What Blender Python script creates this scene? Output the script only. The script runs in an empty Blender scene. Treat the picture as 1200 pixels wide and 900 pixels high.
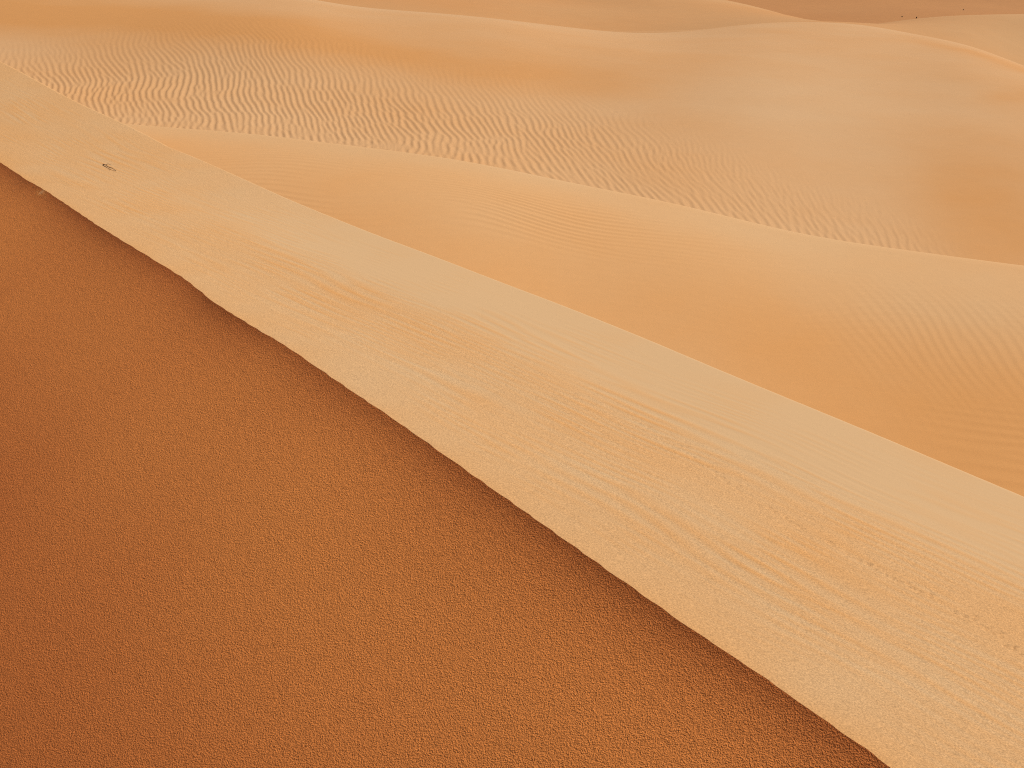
import bpy, bmesh
import numpy as np
from math import radians, degrees, sin, cos, tan, pi, atan2, asin
from mathutils import Vector, Matrix

# ------------------------------------------------------------------ camera, sky, sun, exposure
sc = bpy.context.scene
cam_d = bpy.data.cameras.new('camera'); cam = bpy.data.objects.new('camera', cam_d)
sc.collection.objects.link(cam); sc.camera = cam
cam.location = (0, 0, 27.0)
cam.rotation_euler = (radians(90 - 20.0), 0, 0)
cam_d.sensor_width = 36; cam_d.lens = 18 / tan(radians(20.0))
cam_d.clip_start = 0.1; cam_d.clip_end = 20000

SUN_EL, SUN_AZ = radians(47), radians(62)      # azimuth clockwise from +Y
world = bpy.data.worlds.new('World'); sc.world = world; world.use_nodes = True
wn = world.node_tree.nodes; wl = world.node_tree.links
sky = wn.new('ShaderNodeTexSky'); sky.sky_type = 'NISHITA'; sky.sun_disc = False
sky.sun_elevation = SUN_EL; sky.sun_rotation = SUN_AZ
sky.dust_density = 4.0; sky.air_density = 1.0; sky.ozone_density = 1.0
bg = wn['Background']; bg.inputs['Strength'].default_value = 0.07
wl.new(sky.outputs['Color'], bg.inputs['Color'])
sl = bpy.data.lights.new('sun', 'SUN'); sun = bpy.data.objects.new('sun', sl); sc.collection.objects.link(sun)
sl.energy = 4.25; sl.angle = radians(0.53); sl.color = (1.0, 0.93, 0.82)
_sd = Vector((cos(SUN_EL) * sin(SUN_AZ), cos(SUN_EL) * cos(SUN_AZ), sin(SUN_EL)))
sun.rotation_euler = _sd.to_track_quat('Z', 'Y').to_euler(); sun.location = _sd * 200
sc.view_settings.view_transform = 'Standard'; sc.view_settings.look = 'None'
sc.view_settings.exposure = 0.0; sc.view_settings.gamma = 1.0
try: sc.view_settings.use_curve_mapping = False
except Exception: pass
sc.cycles.filter_width = 1.1; sc.cycles.use_denoising = False
rng = np.random.default_rng(7)

# ------------------------------------------------------------------ helpers
def tag(o, label, cat, group=None, kind=None):
    o['label'] = label; o['category'] = cat
    if group: o['group'] = group
    if kind: o['kind'] = kind
    return o

def link(o, parent=None):
    sc.collection.objects.link(o)
    if parent is not None: o.parent = parent
    return o

def grid_mesh(name, X, Y, Z, mat, parent=None, tone=None, flip=False):
    """one smooth sheet from 2-D arrays of world coordinates"""
    m, n = X.shape
    co = np.stack([X, Y, Z], -1).reshape(-1, 3).astype(np.float32)
    idx = np.arange(m * n, dtype=np.int32).reshape(m, n)
    q = np.stack([idx[:-1, :-1], idx[1:, :-1], idx[1:, 1:], idx[:-1, 1:]], -1).reshape(-1, 4)
    if flip: q = q[:, ::-1]
    me = bpy.data.meshes.new(name)
    me.vertices.add(m * n); me.vertices.foreach_set('co', co.ravel())
    me.loops.add(q.size); me.loops.foreach_set('vertex_index', np.ascontiguousarray(q).ravel())
    me.polygons.add(len(q)); me.polygons.foreach_set('loop_start', np.arange(0, q.size, 4, dtype=np.int32))
    me.polygons.foreach_set('use_smooth', np.ones(len(q), dtype=bool))
    me.update(calc_edges=True); me.validate()
    if tone is not None:
        a = me.attributes.new('tone', 'FLOAT', 'POINT')
        a.data.foreach_set('value', np.broadcast_to(tone, X.shape).astype(np.float32).ravel())
    me.materials.append(mat)
    return link(bpy.data.objects.new(name, me), parent)

def lowpass(n, cell, length, seed):
    """periodic smooth random field of unit variance; returns a sampler f(u, v)"""
    r = np.random.default_rng(seed)
    k = np.fft.fftfreq(n, cell); kk = k[:, None]**2 + k[None, :]**2
    f = np.fft.ifft2(np.fft.fft2(r.standard_normal((n, n))) * np.exp(-kk * length**2 * 4)).real
    f = (f - f.mean()) / f.std()
    return lambda u, v: bil(f, np.asarray(u) / cell, np.asarray(v) / cell)

def bil(f, i, j):
    n, m = f.shape
    i, j = np.broadcast_arrays(i, j)
    i0 = np.floor(i).astype(np.int64); j0 = np.floor(j).astype(np.int64)
    a = i - i0; b = j - j0; i0 %= n; j0 %= m; i1 = (i0 + 1) % n; j1 = (j0 + 1) % m
    return f[i0, j0]*(1-a)*(1-b) + f[i1, j0]*a*(1-b) + f[i0, j1]*(1-a)*b + f[i1, j1]*a*b

def ripples(nu, nv, du, dv, lam, sr, sv, seed, skew=0.25):
    """wind ripples with forks and dead ends: a narrow band of noise whose phase is read off; crests run along v"""
    r = np.random.default_rng(seed)
    ku = np.fft.fftfreq(nu, du)[:, None]; kv = np.fft.fftfreq(nv, dv)[None, :]
    g = np.exp(-((ku - 1/lam) / (sr/lam))**2 / 2 - (kv / (sv/lam))**2 / 2)
    F = np.fft.ifft2(np.fft.fft2(r.standard_normal((nu, nv)) + 1j*r.standard_normal((nu, nv))) * g)
    A = np.abs(F); A = A / A.mean(); ph = np.angle(F)
    h = (np.cos(ph) + skew*np.cos(2*ph + 1.0)) * np.tanh(2.4*A)
    return lambda u, v: bil(h, np.asarray(u) / du, np.asarray(v) / dv)

# ------------------------------------------------------------------ sand
def sand(name, pale, orange, grains, rough=0.95, detail=5, mottle=0.25, spill=None, coarse=None):
    """grains: list of (noise scale per metre, bump distance, strength, colour swing)"""
    m = bpy.data.materials.new(name); m.use_nodes = True
    nt = m.node_tree; N_ = nt.nodes; L_ = nt.links
    bs = N_['Principled BSDF']; bs.inputs['Roughness'].default_value = rough
    bs.inputs['Specular IOR Level'].default_value = 0.15
    tc = N_.new('ShaderNodeTexCoord')
    at = N_.new('ShaderNodeAttribute'); at.attribute_name = 'tone'
    mix = N_.new('ShaderNodeMix'); mix.data_type = 'RGBA'; mix.clamp_factor = True
    mix.inputs[6].default_value = (*pale, 1); mix.inputs[7].default_value = (*orange, 1)
    big = N_.new('ShaderNodeTexNoise'); big.inputs['Scale'].default_value = 0.9; big.inputs['Detail'].default_value = 5
    L_.new(tc.outputs['Object'], big.inputs['Vector'])
    ma = N_.new('ShaderNodeMath'); ma.operation = 'MULTIPLY_ADD'
    ma.inputs[1].default_value = mottle; L_.new(big.outputs['Fac'], ma.inputs[0])
    sub = N_.new('ShaderNodeMath'); sub.operation = 'SUBTRACT'; sub.inputs[1].default_value = mottle/2
    L_.new(at.outputs['Fac'], sub.inputs[0]); L_.new(sub.outputs[0], ma.inputs[2])
    L_.new(ma.outputs[0], mix.inputs[0])
    col = mix.outputs[2]; nrm = None
    if spill:                       # pale windblown sand lying on top, coloured as sunlit, where the attribute runs below zero
        ng = N_.new('ShaderNodeMath'); ng.operation = 'MULTIPLY'; ng.inputs[1].default_value = -1.4; ng.use_clamp = True
        L_.new(at.outputs['Fac'], ng.inputs[0])
        m2 = N_.new('ShaderNodeMix'); m2.data_type = 'RGBA'; m2.inputs[7].default_value = (*spill, 1)
        L_.new(ng.outputs[0], m2.inputs[0]); L_.new(col, m2.inputs[6]); col = m2.outputs[2]
    for sc_, dist, st, swing in grains:
        nz = N_.new('ShaderNodeTexNoise'); nz.inputs['Scale'].default_value = sc_
        nz.inputs['Detail'].default_value = detail; nz.inputs['Roughness'].default_value = 0.7
        L_.new(tc.outputs['Object'], nz.inputs['Vector'])
        if dist:
            b = N_.new('ShaderNodeBump'); b.inputs['Distance'].default_value = dist; b.inputs['Strength'].default_value = st
            L_.new(nz.outputs['Fac'], b.inputs['Height'])
            if coarse:
                cb = N_.new('ShaderNodeAttribute'); cb.attribute_name = coarse
                cm = N_.new('ShaderNodeMath'); cm.operation = 'MULTIPLY'; cm.inputs[1].default_value = st
                L_.new(cb.outputs['Fac'], cm.inputs[0]); L_.new(cm.outputs[0], b.inputs['Strength'])
            if nrm is not None: L_.new(nrm, b.inputs['Normal'])
            nrm = b.outputs['Normal']
        if swing:
            mr = N_.new('ShaderNodeMapRange'); mr.inputs[1].default_value = 0.25; mr.inputs[2].default_value = 0.75
            mr.inputs[3].default_value = 1 - swing; mr.inputs[4].default_value = 1 + swing
            L_.new(nz.outputs['Fac'], mr.inputs[0])
            if coarse:              # finer, smoother sand where the attribute is low
                ca = N_.new('ShaderNodeAttribute'); ca.attribute_name = coarse
                mm = N_.new('ShaderNodeMix'); mm.data_type = 'FLOAT'; mm.inputs[2].default_value = 1.0
                L_.new(ca.outputs['Fac'], mm.inputs[0]); L_.new(mr.outputs[0], mm.inputs[3]); mr = mm
            mu = N_.new('ShaderNodeVectorMath'); mu.operation = 'SCALE'
            L_.new(col, mu.inputs[0]); L_.new(mr.outputs[0], mu.inputs[3]); col = mu.outputs[0]
    L_.new(col, bs.inputs['Base Color'])
    if nrm is not None: L_.new(nrm, bs.inputs['Normal'])
    return m

PALE, ORANGE = (0.50, 0.325, 0.170), (0.54, 0.266, 0.091)
M_wind = sand('windblown_sand', (0.505, 0.325, 0.168), (0.545, 0.264, 0.084), [(9, 0.004, 0.25, 0.02), (95, 0.006, 0.7, 0.36)], coarse='coarse')
M_slip = sand('slip_sand_shade_red', (0.67, 0.234, 0.054), (0.56, 0.156, 0.036), [(12, 0.010, 0.06, 0.02), (84, 0.007, 0.7, 0.12), (150, 0.006, 0.85, 0.26)], detail=1, spill=(0.82, 0.44, 0.19))  # redness of the shaded face put into both sand colours
M_mid = sand('valley_sand', PALE, ORANGE, [(5, 0.01, 0.2, 0.02), (60, 0.006, 0.3, 0.06)])
M_rip = sand('rippled_sand', (0.49, 0.301, 0.153), (0.475, 0.228, 0.075), [(3, 0.01, 0.2, 0.02), (40, 0.006, 0.3, 0.05)])  # both colours darkened for a dune that faces less sun
M_far = sand('far_sand', (0.44, 0.262, 0.122), (0.465, 0.22, 0.076), [(0.6, 0.05, 0.2, 0.03), (12, 0.01, 0.2, 0.03)])
M_red = sand('red_plain_sand', (0.40, 0.186, 0.065), (0.38, 0.170, 0.057), [(0.05, 0.3, 0.2, 0.06), (0.7, 0.05, 0.3, 0.06)])

# ------------------------------------------------------------------ view geometry: where a sight line meets a given distance
PITCH=radians(20.0); F=600/tan(radians(20.0)); CAMZ=27.0
sp,cp=sin(PITCH),cos(PITCH)
def ray(px,py):
    a=(np.asarray(px,float)-600)/F; b=(450-np.asarray(py,float))/F
    return a, cp+b*sp, -sp+b*cp
def at_y(px,py,Y):
    a,dy,dz=ray(px,py); k=Y/dy
    return a*k, dy*k, dz*k+CAMZ
def proj(x,y,z):
    z=z-CAMZ
    dep=y*cp-z*sp; up=y*sp+z*cp
    return 600+F*x/dep, 450-F*up/dep
CREST=np.array([(0,190),(18,202),(33,212),(50,221),(77,239),(117,266),(173,300),(217,327),(253,356),(300,385),(333,404),(400,450),(473,499),(543,549),(613,598),(706,664),(800,730),(847,761),(900,797),(950,833),(1000,867),(1047,901)],float)
def crest_z(px): return CAMZ-3.5+0.25*(1-np.asarray(px)/1047.)
_a,_dy,_dz=ray(CREST[:,0],CREST[:,1]); _k=(crest_z(CREST[:,0])-CAMZ)/_dz
CX,CY,CZ=_a*_k,_dy*_k,crest_z(CREST[:,0])
# straight reference axis of the crest (parameter t = metres from its near end) and the smooth bend of the real crest off it
P0=np.array([CX[-1],CY[-1]]); P1=np.array([CX[0],CY[0]]); LEN=float(np.hypot(*(P1-P0)))
U=(P1-P0)/LEN; N=np.array([U[1],-U[0]])
ct=(CX-P0[0])*U[0]+(CY-P0[1])*U[1]; co=(CX-P0[0])*N[0]+(CY-P0[1])*N[1]
ct=ct[::-1]; co=co[::-1]; cz=CZ[::-1]
_pf=np.polyfit(ct,co,3)
def bend(t):
    tc=np.clip(t,0,LEN); s=np.polyval(np.polyder(_pf),tc)
    return np.polyval(_pf,tc)+s*(t-tc)
_wt=np.linspace(-3,LEN+3,400); _wv=np.convolve(np.interp(_wt,ct,co-np.polyval(_pf,ct),left=0,right=0),np.hanning(9)/np.hanning(9).sum(),'same')
def wob(t): return np.interp(t,_wt,_wv,left=0,right=0)
def zc(t): return CAMZ-3.5+0.25*(1-np.interp(t,ct,CREST[::-1,0])/1047.)+0.1*np.clip(t-LEN,0,8)-0.00*t
TK=np.linspace(-4,LEN+8,15)
S1=0.7
def sstep(v): v=np.clip(v,0,1); return v*v*(3-2*v)
def isstep(v):   # integral of sstep
    c=np.clip(v,0,1); return c**3-c**4/2+np.maximum(v-1,0)
def cubic(t,xk,yk):   # natural cubic spline through the knots
    xk=np.asarray(xk,float); yk=np.asarray(yk,float); n=len(xk); h=np.diff(xk)
    A=np.eye(n); r=np.zeros(n)
    for i in range(1,n-1):
        A[i,i-1]=h[i-1]; A[i,i]=2*(h[i-1]+h[i]); A[i,i+1]=h[i]
        r[i]=6*((yk[i+1]-yk[i])/h[i]-(yk[i]-yk[i-1])/h[i-1])
    m=np.linalg.solve(A,r); t=np.asarray(t,float)
    i=np.clip(np.searchsorted(xk,t)-1,0,n-2); tt=np.clip(t,xk[0],xk[-1])
    a=(xk[i+1]-tt)/h[i]; b=(tt-xk[i])/h[i]
    return a*yk[i]+b*yk[i+1]+((a**3-a)*m[i]+(b**3-b)*m[i+1])*h[i]**2/6
def windward(t,w,Wk):
    t,w=np.broadcast_arrays(np.asarray(t,float),np.asarray(w,float))
    W=cubic(t,TK,Wk); D=0.025+0.0*W
    o=bend(t)+w
    x=P0[0]+U[0]*t+N[0]*o; y=P0[1]+U[1]*t+N[1]*o
    v=(w-(W-D))/(2*D)
    s0=0.07-0.12*sstep((t-9)/10.0)
    drop=s0*w+(S1-s0)*isstep(v)*2*D
    return x,y,zc(t)-drop
WK = [3.928, 3.596, 3.247, 3.012, 2.862, 2.781, 2.635, 2.482, 2.331, 2.206, 2.001, 1.669, 1.493, 1.269, 1.135]

# ------------------------------------------------------------------ near dune: sharp crest, shaded slip face, lit windward slope
near = link(bpy.data.objects.new('sand_dune', None)); near.location = (0, 0, 0)
tag(near, 'near dune with a knife-sharp diagonal crest between its dark rust slip face and pale windward slope', 'sand dune', 'sand dunes', 'structure')

def t_columns(step, lo=-30, hi=90):
    tt = np.linspace(-1.2, LEN + 6, 4000)
    o = bend(tt); px, py = proj(P0[0]+U[0]*tt+N[0]*o, P0[1]+U[1]*tt+N[1]*o, zc(tt))
    s = np.concatenate([[0], np.cumsum(np.hypot(np.diff(px), np.diff(py)))])
    s = s + np.linspace(0, 1, len(s)) * 200
    d = np.interp(np.arange(0, s[-1], step), s, tt)
    return np.concatenate([np.linspace(lo, d[0], 40)[:-1], d, np.linspace(d[-1], hi, 50)[1:]])

tcol = t_columns(1.35)
fine = ripples(2048, 64, 0.02, 0.4, 0.30, 0.6, 0.4, 3)
def crest_off(t):    # true crest line off its smooth bend: measured wobble + small breaks
    r = fine(np.asarray(t), 0*np.asarray(t)) * 0.0035
    return wob(t) + r
def notch(t, d, r=0.06): return -0.004*np.exp(-((t - T_NOTCH)/0.04)**2)*np.exp(-d/r)
def t_at_px(px): return float(np.interp(px, CREST[:, 0], ct[::-1]))
T_NOTCH = t_at_px(52)

def near_xyz(t, o, z):
    return P0[0]+U[0]*t+N[0]*o, P0[1]+U[1]*t+N[1]*o, z

# windward slope
wrow = np.concatenate([[0], np.cumsum(np.concatenate([np.full(12, 0.006), np.geomspace(0.008, 0.022, 40), np.full(190, 0.0165), np.geomspace(0.018, 0.9, 55)]))])
T, Wd = np.meshgrid(tcol, wrow, indexing='ij')
fade = np.exp(-Wd/0.35)
x, y, z = windward(T, Wd, WK)
co_ = crest_off(T)*fade + notch(T, Wd); x = x + N[0]*co_; y = y + N[1]*co_
# shallow slanting streaks and low swells left by the wind
wn1 = lowpass(256, 0.08, 0.9, 11); wn2 = lowpass(256, 0.05, 0.35, 12)
st = ripples(1024, 512, 0.012, 0.06, 0.16, 0.6, 0.11, 21, 0.1)
su = Wd + 0.10*T + 0.022*wn1(T, Wd); sv = T
patch = np.clip(0.45 + 0.5*wn1(T+9, Wd*2.2), 0, 1) * sstep((Wd-0.1)/0.5) * (1 - sstep((Wd - (cubic(T, TK, WK) - 0.9))/0.8))
stv = st(su, sv) * patch
st2 = ripples(1024, 256, 0.008, 0.05, 0.075, 0.35, 0.05, 22, 0.1)
st2v = st2(Wd + 0.14*T + 0.02*wn1(T, Wd), T) * np.clip(0.7 + 0.5*wn2(T, Wd*1.5), 0.15, 1.3) * sstep((Wd-0.05)/0.4) * (1 - sstep((Wd - (cubic(T, TK, WK) - 0.7))/0.7))
z = z + 0.0009*stv + 0.0006*st2v + 0.004*wn1(T*0.7, Wd)*sstep(Wd/0.8)
# the trail of small dents some animal left (photo pixels -> places on the slope)
TRACK = [(742,492),(750,497),(758,502),(766,508),(775,514),(797,525),(804,531),(812,536),(822,545),(828,548),(836,553),(839,556),(846,562),(853,566),(861,572),(867,577),(878,581),(888,592),(903,596),(908,600),(916,607),(925,612),(933,616),(941,619),(970,635),(975,638),(993,649),(1005,657),(1015,661),(1019,664),(1027,668),(1038,674),(1046,679),(1052,683),(1065,688),(1070,691),(1077,693),(1089,700),(1102,708),(1118,716),(1131,722),(1140,727),(1150,733),(1155,736),(1166,743),(1173,748),(1180,757),(1187,761),(1197,766)]
px_, py_ = proj(x, y, z)
sil_w = cubic(T, TK, WK)
def locate(px, py):
    d = (px_-px)**2 + (py_-py)**2 + np.where((Wd > sil_w+0.4) | (y < 1), 1e6, 0)
    return np.unravel_index(np.argmin(d), d.shape)
dent = np.zeros_like(z)
for px, py in TRACK:
    i, j = locate(px + rng.normal(0, 0.8), py + rng.normal(0, 0.8))
    t0, w0 = T[i, j], Wd[i, j]; sl_ = (slice(max(i-40, 0), i+40), slice(max(j-12, 0), j+12))
    for k in range(2 if rng.random() < 0.3 else 1):
        tt = T[sl_] - t0 - rng.normal(0, 0.01)*k*3; ww = Wd[sl_] - w0 - 0.035*k
        sz = rng.uniform(0.8, 1.25)
        r2 = (tt/(0.011*sz))**2 + (ww/(0.009*sz))**2
        dent[sl_] += -0.0085*sz*np.exp(-r2) + 0.001*np.exp(-((np.sqrt(r2)-1.6)/0.6)**2)
z = z + dent
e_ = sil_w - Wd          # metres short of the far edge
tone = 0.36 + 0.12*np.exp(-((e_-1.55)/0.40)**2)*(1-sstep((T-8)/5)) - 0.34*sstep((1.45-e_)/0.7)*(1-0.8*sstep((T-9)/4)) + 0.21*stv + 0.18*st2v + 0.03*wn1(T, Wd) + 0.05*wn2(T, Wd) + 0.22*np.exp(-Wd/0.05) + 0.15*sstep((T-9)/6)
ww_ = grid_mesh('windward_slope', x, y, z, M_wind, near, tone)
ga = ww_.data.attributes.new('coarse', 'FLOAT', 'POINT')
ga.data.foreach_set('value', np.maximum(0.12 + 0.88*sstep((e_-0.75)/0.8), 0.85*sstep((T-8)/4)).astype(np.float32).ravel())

# slip face
drow = np.concatenate([[0], np.cumsum(np.concatenate([np.full(14, 0.006), np.geomspace(0.007, 0.016, 60), np.full(170, 0.0175), np.geomspace(0.02, 2.0, 70)]))])
tc2 = t_columns(2.0)
T2, D2 = np.meshgrid(tc2, drow, indexing='ij')
fade = np.exp(-D2/0.25)
o = bend(T2) - D2 + crest_off(T2)*fade + notch(T2, D2, 0.03)
s_top, s_mid = 0.70, 0.50
drop = s_mid*D2 + (s_top - s_mid)*0.17*(1-np.exp(-D2/0.17)) + 0.12*0.05*(1-np.exp(-D2/0.05))
sw = lowpass(256, 0.12, 1.3, 31); lump = lowpass(512, 0.01, 0.016, 32); lump2 = lowpass(512, 0.006, 0.009, 33)
z2 = zc(T2) - drop - 0.10*isstep((D2-0.7)/2.2)*2.2 + 0.007*sw(T2, D2)*sstep(D2/0.8) + 0.0005*lump(T2, D2)*sstep(D2/0.05)
x2, y2, z2 = near_xyz(T2, o, z2)
# tongue of pale sand below the crest break, sunlit brightness put into its colour
tg = np.zeros_like(T2)
for dt_, dd_, ra, am in ((0, 0.03, 0.045, 1), (-0.09, 0.025, 0.03, 0.8), (0.10, 0.045, 0.022, 0.6), (-0.20, 0.05, 0.015, 0.6)):
    tg = np.maximum(tg, am*np.exp(-((T2 - T_NOTCH - dt_)**2 + (D2 - dd_)**2)/ra**2))
tone2 = 0.22 + 0.65*np.exp(-D2/0.18) + 0.07*sw(T2+5, D2) + 0.65*sstep((D2-0.7)/2.0)  # crest band and lower face shaded by colour, towards the darker red
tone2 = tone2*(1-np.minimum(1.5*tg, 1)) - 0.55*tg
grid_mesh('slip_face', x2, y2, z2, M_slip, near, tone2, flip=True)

def under_near(X, Y, Z):
    """the sheets behind end underneath the near dune instead of coming out through its slip face"""
    t = (X-P0[0])*U[0] + (Y-P0[1])*U[1]; o = (X-P0[0])*N[0] + (Y-P0[1])*N[1] - bend(t)
    cap = zc(t) - 1.2 - 0.72*np.maximum(-o, 0)
    return np.where(o < 0.8, np.minimum(Z, cap), Z)

# ------------------------------------------------------------------ the dunes behind: sheets over a fan of bearings q = x / y
def fan_curve(pts):
    p = np.array(pts, float); X, Y, Z = at_y(p[:, 0], p[:, 1], p[:, 2]); q = X/Y
    return (lambda v: cubic(v, q, Y)), (lambda v: cubic(v, q, Z))
def qcols(step, a=-0.43, b=0.43, out=0.9):
    n = int((b-a)*1600/step)
    return np.concatenate([np.linspace(-out, a, 50)[:-1], np.linspace(a, b, n), np.linspace(b, out, 50)[1:]])

C2 = [(-700,70,28),(-300,112,27),(0,131,26.5),(150,147.5,26),(300,160,25.5),(400,172,25),(533,190,24.5),(667,217,24),(800,245,23.3),(933,277,22.5),(1067,299,22),(1200,317,21.5),(1400,338,21),(1900,370,20.5)]
Y2c, Z2c = fan_curve(C2)
q = qcols(1.9); S = np.concatenate([-np.geomspace(12, 0.35, 30), np.linspace(-0.3, 0, 14)[1:-1], np.linspace(0, 10.5, 300), np.linspace(10.5, 16, 20)[1:]])[::-1]
Q, SS = np.meshgrid(q, S, indexing='ij')
Yc_, Zc_ = Y2c(Q), Z2c(Q)
YY = Yc_ - SS; XX = Q*YY
right = sstep((Q+0.05)/0.4)
m1 = 0.17 + 0.06*right
front = 0.015*SS + m1*isstep((SS-0.3)/5.0)*5.0 - (m1+0.05)*isstep((SS-6.5)/5)*5.0
back = 0.42*isstep(-SS/0.8)*0.8 - 0.30*isstep((-SS-3)/3)*3
ZZ = Zc_ - np.where(SS > 0, front, back)
wv = lowpass(256, 0.25, 2.0, 41); wv2 = lowpass(256, 0.1, 0.7, 42)
rf = ripples(1024, 256, 0.025, 0.12, 0.19, 0.16, 0.07, 43)
rf2 = ripples(1024, 256, 0.02, 0.10, 0.15, 0.15, 0.12, 44)
ru = YY + 0.10*XX + 0.25*wv(XX, YY)
amp = 0.0060*np.clip(0.55+0.5*wv(XX+7, YY), 0.1, 1.2)*sstep((SS-0.5)/1.5)*(0.85-0.4*right)
ZZ = ZZ + amp*rf(ru, XX)
vr = sstep((Q-0.19)/0.12)*np.exp(-((SS-3.2)/1.5)**2)
ZZ = ZZ + 0.0020*vr*rf2(XX+0.12*YY+0.12*wv(XX, YY), YY*0.6)
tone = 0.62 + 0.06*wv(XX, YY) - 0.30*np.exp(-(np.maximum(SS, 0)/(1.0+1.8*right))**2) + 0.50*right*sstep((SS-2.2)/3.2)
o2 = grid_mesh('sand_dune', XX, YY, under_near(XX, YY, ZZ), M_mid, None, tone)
tag(o2, 'orange middle dune with faint ripples, lying between the near pale slope and the strongly rippled dune', 'sand dune', 'sand dunes', 'structure')

def hump(Q, Y, fr, cr, mf, kback):
    Yf, Zf = fr[0](Q), fr[1](Q); Ys, Zs = cr[0](Q), cr[1](Q)
    ms = -(CAMZ - Zs)/Ys; H = Ys - Yf; u = np.clip((Y-Yf)/H, 0, 1)
    h = (2*u**3-3*u**2+1)*Zf + (u**3-2*u**2+u)*H*mf + (3*u**2-2*u**3)*Zs + (u**3-u**2)*H*ms
    before = np.minimum(Y-Yf, 0)*0.15
    s = np.maximum(Y-Ys, 0); kx = (0.5+ms)/(2*kback); sc_ = np.minimum(s, kx)
    return h + before + ms*sc_ - kback*sc_**2 - 0.5*(s-sc_), u, Y-Ys

# rippled dune
SIL3 = [(-900,-90,70),(-300,-55,72),(0,-32,66),(200,-13,63),(370,0,62),(400,10-5,62),(500,14.5,63),(600,24,64),(667,32,66),(733,38,67),(800,37,69),(883,28,72),(950,26,74),(1007,29,74),(1067,39,70),(1133,53,64),(1200,77,58),(1350,120,52),(1700,200,46),(2300,260,42)]
F3 = [(p[0], p[1]+13, p[2]+5.5) for p in C2]
cr3, fr3 = fan_curve(SIL3), fan_curve(F3)
q = qcols(1.45)
R = np.concatenate([np.linspace(-0.25, 0, 12)[:-1], np.linspace(0, 1, 330)**1.25, 1+np.linspace(0, 0.7, 40)[1:]**1.5])
Q, RR = np.meshgrid(q, R, indexing='ij')
YY = fr3[0](Q) + RR*(cr3[0](Q)-fr3[0](Q)); XX = Q*YY
ZZ, u3, past = hump(Q, YY, fr3, cr3, 0.055, 0.012)
def pix(Q_, py, Y): return at_y(0, py, Y)
big = lowpass(256, 0.8, 7.0, 51); med = lowpass(256, 0.4, 2.2, 52)
PX, PY = proj(XX, YY, ZZ)
# smooth swells: the spur on the right and the trough beyond it
def gauss(px0, py0, Y0, lx, ly, ang=0):
    X0, Yq, Zq = at_y(px0, py0, Y0); dx, dy = XX-X0, YY-Yq
    c, s = cos(ang), sin(ang)
    return np.exp(-((c*dx+s*dy)/lx)**2 - ((c*dy-s*dx)/ly)**2)
inside = 1 - sstep((u3-0.8)/0.2)
RIP = ripples(2048, 256, 0.03, 0.20, 0.18, 0.13, 0.085, 53, 0.3)
RIP2 = ripples(1024, 256, 0.03, 0.15, 0.21, 0.2, 0.15, 54, 0.3)
RIP3 = ripples(2048, 256, 0.02, 0.15, 0.125, 0.16, 0.11, 55, 0.3)
sX = 1 - sstep((XX+13)/11)
ru = XX + 0.15*YY - 0.22*(YY-32)*sstep((XX-1)/8) + 0.20*(YY-38)*sX + 0.07*med(XX, YY) + 0.15*big(XX, YY); rv = YY - 0.2*XX
top = np.interp(PX, [-300,0,150,300,400,500,600,700,800,900,1000,1100,1200], [60,50,42,38,58,82,92,118,160,205,240,272,310])
band = sstep((PY - top + 30)/75) * np.interp(PX, [0,450,600,900,1050,1150], [1,1,0.9,0.75,0.6,0])
near_c2 = np.exp(-(u3/0.10)**2)
wf = sstep((Q-0.03)/0.14)
rip = (RIP(ru, rv)*(1-wf) + 0.75*RIP3(ru, rv)*wf)*(1-0.75*near_c2) + RIP2(ru, rv)*0.75*near_c2
sag = np.exp(-((u3-0.28)/0.22)**2)*(1-sstep((Q+0.05)/0.25))
ZZ = ZZ + 0.0150*band*rip + 0.04*big(XX+3, YY)*inside + 0.006*med(XX, YY)*inside - 0.45*sag
shade_row = np.interp(PX, [-300,0,100,300,450,600,750,900], [0,8,15,30,52,75,95,125])
shade_band = np.exp(-((PY-shade_row)/17)**2)*(1-sstep((PX-600)/250))  # slope turned from the sun, its shade put into the colour
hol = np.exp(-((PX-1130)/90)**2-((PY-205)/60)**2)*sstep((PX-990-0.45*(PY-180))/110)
tone = 0.38 + 0.05*big(XX+20, YY) + 0.05*med(XX, YY) - 0.07*sstep((u3-0.6)/0.4) + 0.60*shade_band + 0.12*np.exp(-((PX-60)/110)**2-((PY-88)/30)**2) + 0.25*sstep((300-PX)/300)*sstep((40-PY)/40) + 0.40*hol + 0.35*sstep((PX-1000)/200)*sstep((PY-190)/80) + 0.3*np.exp(-((PY-112)/9)**2)*sstep((PX-1130)/50)  # upper left end of the shaded slope also darkened by colour
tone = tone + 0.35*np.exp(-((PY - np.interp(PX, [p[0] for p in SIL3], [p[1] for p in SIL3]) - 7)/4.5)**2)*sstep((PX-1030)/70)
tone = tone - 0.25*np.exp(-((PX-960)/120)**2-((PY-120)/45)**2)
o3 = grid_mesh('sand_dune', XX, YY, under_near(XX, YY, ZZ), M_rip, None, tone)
tag(o3, 'broad dune covered in wavy dark ripples at left, smooth and pale towards its top', 'sand dune', 'sand dunes', 'structure')

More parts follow.
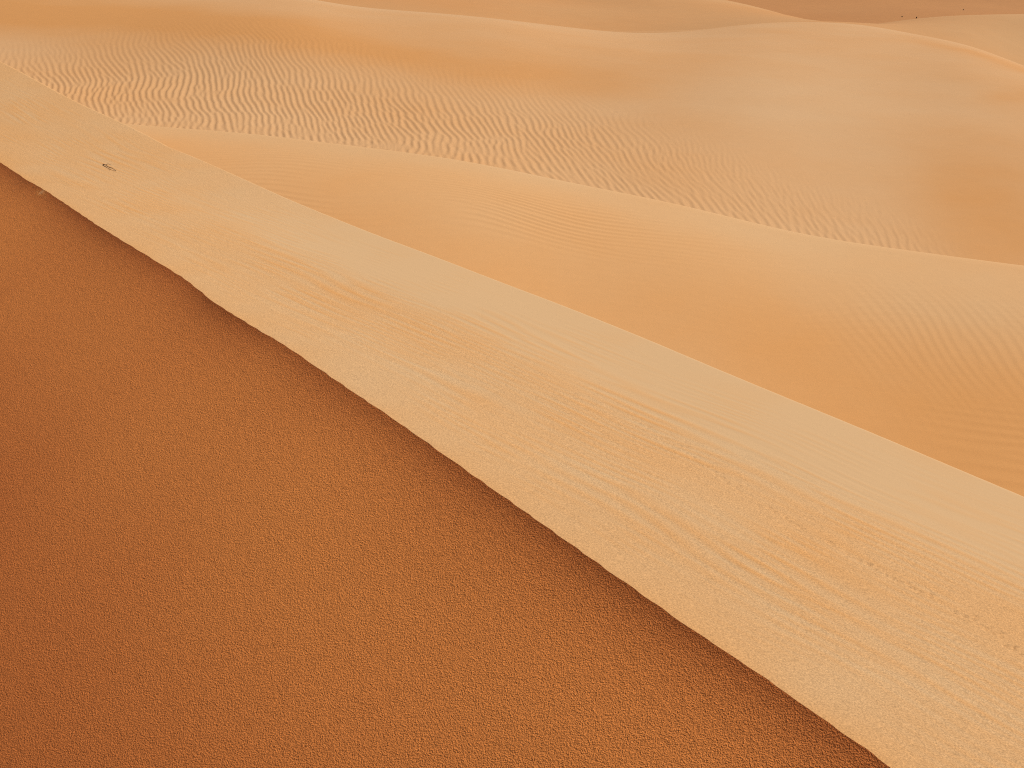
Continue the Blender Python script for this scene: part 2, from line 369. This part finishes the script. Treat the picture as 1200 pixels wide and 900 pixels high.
# two dunes beyond it
def far_dune(label, cr_pts, fr_pts, mf, kb, mat, tone0, seed, extra=None):
    cr, fr = fan_curve(cr_pts), fan_curve(fr_pts)
    q = qcols(5.0); R = np.concatenate([np.linspace(-0.5, 0, 12)[:-1], np.linspace(0, 1, 110), 1+np.linspace(0, 1.6, 50)[1:]**1.6])
    Q, RR = np.meshgrid(q, R, indexing='ij')
    Y = fr[0](Q) + RR*(cr[0](Q)-fr[0](Q)); X = Q*Y
    Z, u, past = hump(Q, Y, fr, cr, mf, kb)
    lp = lowpass(256, 1.5, 8, seed)
    Z = Z + 0.10*lp(X, Y)*(1 - sstep((u-0.7)/0.3))
    tone = tone0 + 0.15*lp(X+11, Y)
    if extra: Z, tone = extra(X, Y, Z, tone, u)
    o = grid_mesh('sand_dune', X, Y, under_near(X, Y, Z), mat, None, tone)
    return tag(o, label, 'sand dune', 'sand dunes', 'structure')

S3 = np.array(SIL3)
def sil3(px): return np.interp(px, S3[:, 0], S3[:, 1])
DL = [(-900,-80,125),(0,-45,125),(400,-25,125),(700,-12,122),(850,0,118),(882,7,117),(945,25,114),(1010,47,112),(1150,90,110),(1700,260,105),(2300,340,100)]
far_dune('far pale dune whose edge slopes down to the right in front of the reddish plain', DL, [(p, sil3(p)+9, 88) for p in (-900,-300,0,400,600,733,850,950,1050,1200,1700,2300)], 0.03, 0.006, M_far, 0.60, 61)
DR = [(-900,200,100),(400,130,100),(800,75,100),(930,43,100),(1020,29.3,100),(1075,22,99),(1130,18,98),(1200,16.3,97),(1500,14,95),(2300,20,95)]
far_dune('low pale dune at the far right whose rounded top has small shrubs beyond it', DR, [(p, sil3(p)+8, 80) for p in (-900,0,400,700,900,1020,1075,1133,1200,1350,1700,2300)], 0.03, 0.006, M_far, 0.55, 62)

# ------------------------------------------------------------------ desert floor out to the horizon
r_ = np.concatenate([np.linspace(0, 150, 12), np.linspace(170, 600, 140), np.geomspace(620, 9000, 70)])
an = np.linspace(-pi, pi, 361)
A_, R_ = np.meshgrid(an, r_, indexing='ij')
X, Y = R_*np.sin(A_), R_*np.cos(A_)
fl = lowpass(256, 12, 70, 71); fl2 = lowpass(256, 4, 16, 72)
Z = 1.2*fl(X, Y)*sstep((R_-350)/300) + 0.12*fl2(X, Y) + 9*np.maximum(fl(X*0.35+40, Y*0.35), 0)*sstep((R_-500)/500)
grid_mesh('desert_floor', X, Y, Z, M_red, None, 0.5 + 0.2*fl2(X, Y), flip=True)
tag(bpy.data.objects['desert_floor'], 'reddish brown sand plain beyond the farthest dunes', 'desert floor', None, 'structure')

# ------------------------------------------------------------------ small things
def flat_mat(name, col, rough=0.9):
    m = bpy.data.materials.new(name); m.use_nodes = True; nt = m.node_tree
    bs = nt.nodes['Principled BSDF']; bs.inputs['Roughness'].default_value = rough
    nz = nt.nodes.new('ShaderNodeTexNoise'); nz.inputs['Scale'].default_value = 40
    tcn = nt.nodes.new('ShaderNodeTexCoord'); nt.links.new(tcn.outputs['Object'], nz.inputs['Vector'])
    cr = nt.nodes.new('ShaderNodeValToRGB')
    cr.color_ramp.elements[0].color = (*[c*0.7 for c in col], 1); cr.color_ramp.elements[1].color = (*[c*1.3 for c in col], 1)
    nt.links.new(nz.outputs['Fac'], cr.inputs['Fac']); nt.links.new(cr.outputs['Color'], bs.inputs['Base Color'])
    return m
M_twig = flat_mat('dry_wood', (0.30, 0.18, 0.085)); M_leaf = flat_mat('dusty_leaf', (0.20, 0.13, 0.065))

def tube(bm, pts, r0, r1, n=7):
    pts = [Vector(p) for p in pts]; rings = []
    for i, p in enumerate(pts):
        d = (pts[min(i+1, len(pts)-1)] - pts[max(i-1, 0)]).normalized()
        a = d.orthogonal().normalized(); b = d.cross(a); r = r0 + (r1-r0)*i/(len(pts)-1)
        rings.append([bm.verts.new(p + (a*cos(2*pi*k/n) + b*sin(2*pi*k/n))*r) for k in range(n)])
    for A, B in zip(rings, rings[1:]):
        for k in range(n): bm.faces.new((A[k], A[(k+1) % n], B[(k+1) % n], B[k]))
    bm.faces.new(rings[0][::-1]); bm.faces.new(rings[-1])

def bm_obj(name, bm, mat, parent=None):
    bmesh.ops.recalc_face_normals(bm, faces=bm.faces)
    me = bpy.data.meshes.new(name); bm.to_mesh(me); bm.free(); me.materials.append(mat)
    for p in me.polygons: p.use_smooth = True
    return link(bpy.data.objects.new(name, me), parent)

# dry twig on the windward slope, roughly 12 cm long, lying almost along the image diagonal
i, j = locate(128, 197)
base = Vector((x[i, j], y[i, j], z[i, j]))
i2, j2 = locate(121.5, 193); i3, j3 = locate(135.5, 200.5)
ea = Vector((x[i2, j2], y[i2, j2], z[i2, j2])) - base; eb = Vector((x[i3, j3], y[i3, j3], z[i3, j3])) - base
tw = link(bpy.data.objects.new('twig', None)); tw.location = base
tag(tw, 'small dark forked dry twig lying on the pale slope above the crest', 'twig')
up = Vector((0, 0, 1))
bm = bmesh.new()
tube(bm, [ea + up*0.006, ea*0.6 + up*0.016, up*0.012, eb*0.5 + up*0.02, eb + up*0.004], 0.006, 0.0035)
bm_obj('stem', bm, M_twig, tw)
side = ea.cross(up).normalized()
for sgn, f, g in ((1, 0.6, 0.045), (-1, -0.3, 0.025)):
    p = (ea if f > 0 else eb)*abs(f) + up*0.012
    bm = bmesh.new(); tube(bm, [p, p + side*sgn*g*0.5 + eb*0.12 + up*0.018, p + side*sgn*g + eb*0.3 + up*0.006], 0.004, 0.002)
    bm_obj('side_branch', bm, M_twig, tw)

# three low shrubs on the plain
def shrub(px, py, h, w, seed, label):
    r = np.random.default_rng(seed)
    a, dy, dz = ray(px, py + 0.8); k = 27.0/(-dz); cx, cy = a*k, dy*k
    zz = 1.2*float(fl(cx, cy))*float(sstep((np.hypot(cx, cy)-350)/300)) + 0.12*float(fl2(cx, cy))
    e = link(bpy.data.objects.new('shrub', None)); e.location = (cx, cy, zz)
    tag(e, label, 'shrub', 'shrubs dotted on the far plain')
    for s in range(4):
        bm = bmesh.new(); an_ = r.uniform(0, 2*pi); rr = w*0.3
        tube(bm, [(0, 0, -0.05), (cos(an_)*rr*0.5, sin(an_)*rr*0.5, h*0.35), (cos(an_)*rr, sin(an_)*rr, h*0.75)], 0.03, 0.01, 5)
        bm_obj('stem', bm, M_twig, e)
    bm = bmesh.new()
    for s in range(420):
        d = r.standard_normal(3); d /= np.linalg.norm(d); rad = r.random()**0.4
        c = Vector((d[0]*w/2*rad, d[1]*w/2*rad, h*0.55 + d[2]*h*0.45*rad))
        if c.z < 0.03: continue
        u_ = Vector(r.standard_normal(3)).normalized(); v_ = u_.orthogonal().normalized(); l = 0.05*r.uniform(0.7, 1.4)
        bm.faces.new([bm.verts.new(c + u_*l), bm.verts.new(c + v_*l*0.45), bm.verts.new(c - u_*l), bm.verts.new(c - v_*l*0.45)])
    bm_obj('foliage', bm, M_leaf, e)
shrub(1057, 20, 0.20, 0.20, 1, 'small dark shrub on the plain, leftmost of the three')
shrub(1074, 21.5, 0.32, 0.20, 2, 'dark upright shrub touching the rounded edge of the far right dune')
shrub(1129, 11, 0.15, 0.22, 3, 'small low shrub on the plain, rightmost and farthest of the three')
